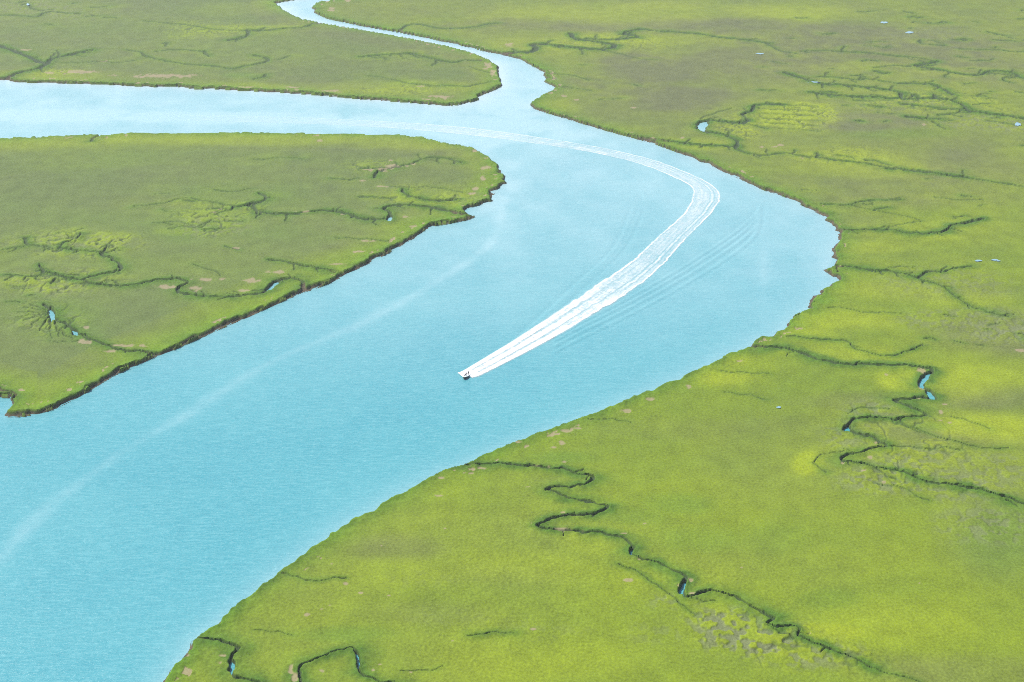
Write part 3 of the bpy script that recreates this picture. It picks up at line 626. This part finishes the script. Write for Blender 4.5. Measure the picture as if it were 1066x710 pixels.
for x, b, kz, cz, s_ in ST[:5]:
    a = (bm.verts.new((x, b*.9, .22+.02*x)), bm.verts.new((x, -b*.9, .22+.02*x)))
    if prev: bm.faces.new((prev[0], prev[1], a[1], a[0]))
    prev = a
link('cockpit_floor', bm, M_WHITE, root)
bm = bmesh.new(); prev = None                       # foredeck, cambered
for x, b, kz, cz, s_ in ST[4:]:
    r_ = [bm.verts.new((x, y*(b-.02), s_-.03+.07*(1-y*y))) for y in (1, .5, 0, -.5, -1)]
    if prev:
        for i in range(4): bm.faces.new((prev[i], prev[i+1], r_[i+1], r_[i]))
    prev = r_
link('foredeck', bm, M_WHITE, root)
bm = bmesh.new(); tube(bm, [(3.34, 0, 1.03), (3.36, 0, .88), (3.12, 0, .40), (2.6, 0, .06), (1.8, 0, -.16)], .085); link('stem_reflection', bm, M_TAN, root)  # tan tip of the reflection, shaped as a tube along the stem
bm = bmesh.new(); box(bm, .1, .85, -.38, .38, .23, 1.12, .05, .12); con = link('console', bm, M_WHITE, root)
bm = bmesh.new(); vs = [bm.verts.new(q) for q in ((.74, -.36, 1.12), (.74, .36, 1.12), (.50, .30, 1.48), (.50, -.30, 1.48))]; bm.faces.new(vs); bmesh.ops.solidify(bm, geom=bm.faces[:], thickness=.02); link('windscreen', bm, M_GLASS, con)
bm = bmesh.new(); tube(bm, [(.06, .16*math.cos(t), 1.0+.16*math.sin(t)) for t in np.linspace(0, 2*math.pi, 15)], .018, 6); link('steering_wheel', bm, M_BLACK, con)
bm = bmesh.new(); box(bm, -1.35, -.85, -.75, .75, .23, .68, .05); link('seat', bm, M_WHITE, root)
mo = link('outboard_motor', (lambda b: (box(b, -3.95, -3.38, -.22, .22, .62, 1.24, .09, .2), b)[1])(bmesh.new()), M_BLACK, root)
bm = bmesh.new(); box(bm, -3.72, -3.46, -.08, .08, -.42, .62, .03); link('drive_leg', bm, M_BLACK, mo)
bm = bmesh.new()
for a in range(3):
    t = a*2*math.pi/3; tube(bm, [(-3.78, .03*math.cos(t), -.3+.03*math.sin(t)), (-3.80, .17*math.cos(t), -.3+.17*math.sin(t))], .045, 6)
link('propeller', bm, M_METAL, mo)
bm = bmesh.new()
for sg in (1, -1): tube(bm, [(1.5, sg*.98, .9), (1.7, sg*.9, 1.12), (2.5, sg*.58, 1.2), (3.15, sg*.12, 1.24)], .02, 6)
link('bow_rail', bm, M_METAL, root)
hx, hy = -.30, -.95
head = math.atan2(hy, hx)
root.location = (bx, by, .12); root.rotation_euler = (0, -math.radians(3.5), head)

def person(label, lx, ly, top, seated=False, face=0.):
    """skinned figure: one continuous body, shirt and hair as children"""
    s = 1.0; hipz = .90 if not seated else .50
    J = {'pelvis': (0,0,hipz), 'waist': (.01,0,hipz+.18), 'chest': (.03,0,hipz+.40), 'neck': (.04,0,hipz+.55), 'head0': (.055,0,hipz+.63), 'head1': (.06,0,hipz+.76)}
    E = [('pelvis','waist'),('waist','chest'),('chest','neck'),('neck','head0'),('head0','head1')]
    R = {'pelvis':.145,'waist':.13,'chest':.155,'neck':.06,'head0':.085,'head1':.092}
    for sg, n in ((1,'L'),(-1,'R')):
        J['sh'+n] = (.03, sg*.19, hipz+.47); J['el'+n] = (.12, sg*.25, hipz+.24); J['wr'+n] = (.36, sg*.17, hipz+.22); J['ha'+n] = (.44, sg*.15, hipz+.23)
        J['hp'+n] = (0, sg*.10, hipz-.05)
        if seated: J['kn'+n] = (.42, sg*.14, hipz+.0); J['an'+n] = (.46, sg*.13, .09); J['to'+n] = (.62, sg*.14, .05)
        else: J['kn'+n] = (.05, sg*.13, .50); J['an'+n] = (-.01, sg*.15, .09); J['to'+n] = (.15, sg*.17, .05)
        E += [('chest','sh'+n),('sh'+n,'el'+n),('el'+n,'wr'+n),('wr'+n,'ha'+n),('pelvis','hp'+n),('hp'+n,'kn'+n),('kn'+n,'an'+n),('an'+n,'to'+n)]
        R.update({'sh'+n:.075,'el'+n:.05,'wr'+n:.036,'ha'+n:.04,'hp'+n:.10,'kn'+n:.068,'an'+n:.05,'to'+n:.045})
    def skinned(name, names, grow, mat, parent):
        idx = {n: i for i, n in enumerate(names)}
        me = bpy.data.meshes.new(name); me.from_pydata([J[n] for n in names], [(idx[a], idx[b]) for a, b in E if a in idx and b in idx], [])
        o = bpy.data.objects.new(name, me); bpy.context.scene.collection.objects.link(o)
        sk = o.modifiers.new('Skin', 'SKIN'); sk.use_smooth_shade = True
        if not me.skin_vertices: 
            bpy.context.view_layer.objects.active = o
        for n, i in idx.items():
            d = me.skin_vertices[0].data[i]; d.radius = (R[n]+grow, R[n]+grow); d.use_root = (i == 0)
        sb = o.modifiers.new('Sub', 'SUBSURF'); sb.levels = sb.render_levels = 1
        me.materials.append(mat); o.parent = parent; return o
    body = skinned('person', list(J), 0, M_SKIN, None)
    body['label'] = label; body['category'] = 'person'; body['group'] = 'people riding in the boat'
    skinned('shirt', ['chest','waist','pelvis','shL','elL','shR','elR'], .018, top, body)
    skinned('trousers', ['pelvis','hpL','knL','anL','hpR','knR','anR'], .02, M_GREY, body)
    bm = bmesh.new(); bmesh.ops.create_icosphere(bm, subdivisions=2, radius=.112)
    for v in bm.verts: v.co = Vector((v.co.x*1.05-.012+.06, v.co.y, v.co.z*.95+hipz+.755)); 
    bmesh.ops.delete(bm, geom=[v for v in bm.verts if v.co.z < hipz+.74 and v.co.x > .06], context='VERTS'); link('hair', bm, M_HAIR, body, True)
    bm = bmesh.new(); bmesh.ops.create_icosphere(bm, subdivisions=1, radius=.022)
    for v in bm.verts: v.co += Vector((.155, 0, hipz+.70))
    link('nose', bm, M_SKIN, body, True)
    ca, sa = math.cos(head), math.sin(head)
    body.location = (bx+lx*ca-ly*sa, by+lx*sa+ly*ca, .12+.24+.06*lx)
    body.rotation_euler = (0, 0, head+face)
    return body
person('person in a dark navy shirt standing at the wheel of the boat', -.42, 0., M_NAVY)
person('person in a charcoal shirt standing beside the helmsman in the boat', -.75, .78, M_GREY)

# ------------------------------------------------------------------ air
k = NT('haze'); 
pv = k.n('ShaderNodeVolumePrincipled'); pv.inputs['Color'].default_value = (.93, .96, 1, 1); pv.inputs['Density'].default_value = 0.00006; pv.inputs['Anisotropy'].default_value = .2
k.t.links.new(pv.outputs[0], k.out.inputs['Volume'])
bm = bmesh.new(); bmesh.ops.create_cube(bm, size=1)
for v in bm.verts: v.co = Vector((v.co.x*60000, v.co.y*60000, -3 + (v.co.z+.5)*(CAMZ+20)))
hz = link('haze', bm, k.m); hz['kind'] = 'stuff'; hz['label'] = 'thin pale haze over the marsh'

# ------------------------------------------------------------------ camera, light
sc = bpy.context.scene
cam = bpy.data.cameras.new('camera'); co = bpy.data.objects.new('camera', cam); sc.collection.objects.link(co)
co.location = (0, 0, CAMZ); co.rotation_euler = (math.radians(90)-PITCH, 0, 0)
cam.sensor_width = 36; cam.lens = F/W*36; cam.clip_start = 1; cam.clip_end = 100000
sc.camera = co
EL = math.radians(52); AZ = math.radians(-58)         # azimuth from +Y, clockwise seen from above
sd = Vector((math.sin(AZ)*math.cos(EL), math.cos(AZ)*math.cos(EL), math.sin(EL)))
sun = bpy.data.lights.new('sun', 'SUN'); so = bpy.data.objects.new('sun', sun); sc.collection.objects.link(so)
sun.energy = 4.0; sun.angle = math.radians(.53); sun.color = (1, .96, .9)
so.rotation_euler = (-sd).to_track_quat('-Z', 'Y').to_euler()
wd = bpy.data.worlds.new('World'); sc.world = wd; wd.use_nodes = True
nt = wd.node_tree; sky = nt.nodes.new('ShaderNodeTexSky'); sky.sky_type = 'NISHITA'; sky.sun_disc = False
sky.sun_elevation = EL; sky.sun_rotation = AZ; sky.air_density = 1.0; sky.dust_density = 1.5
bg = nt.nodes['Background']; nt.links.new(sky.outputs[0], bg.inputs[0]); bg.inputs[1].default_value = .10
sc.view_settings.view_transform = 'Standard'; sc.view_settings.look = 'None'; sc.view_settings.gamma = 1; sc.view_settings.exposure = 1.08
sc.cycles.volume_bounces = 0; sc.cycles.max_bounces = 6; sc.cycles.transparent_max_bounces = 8
sc.cycles.use_denoising = False; sc.cycles.filter_width = 1.0
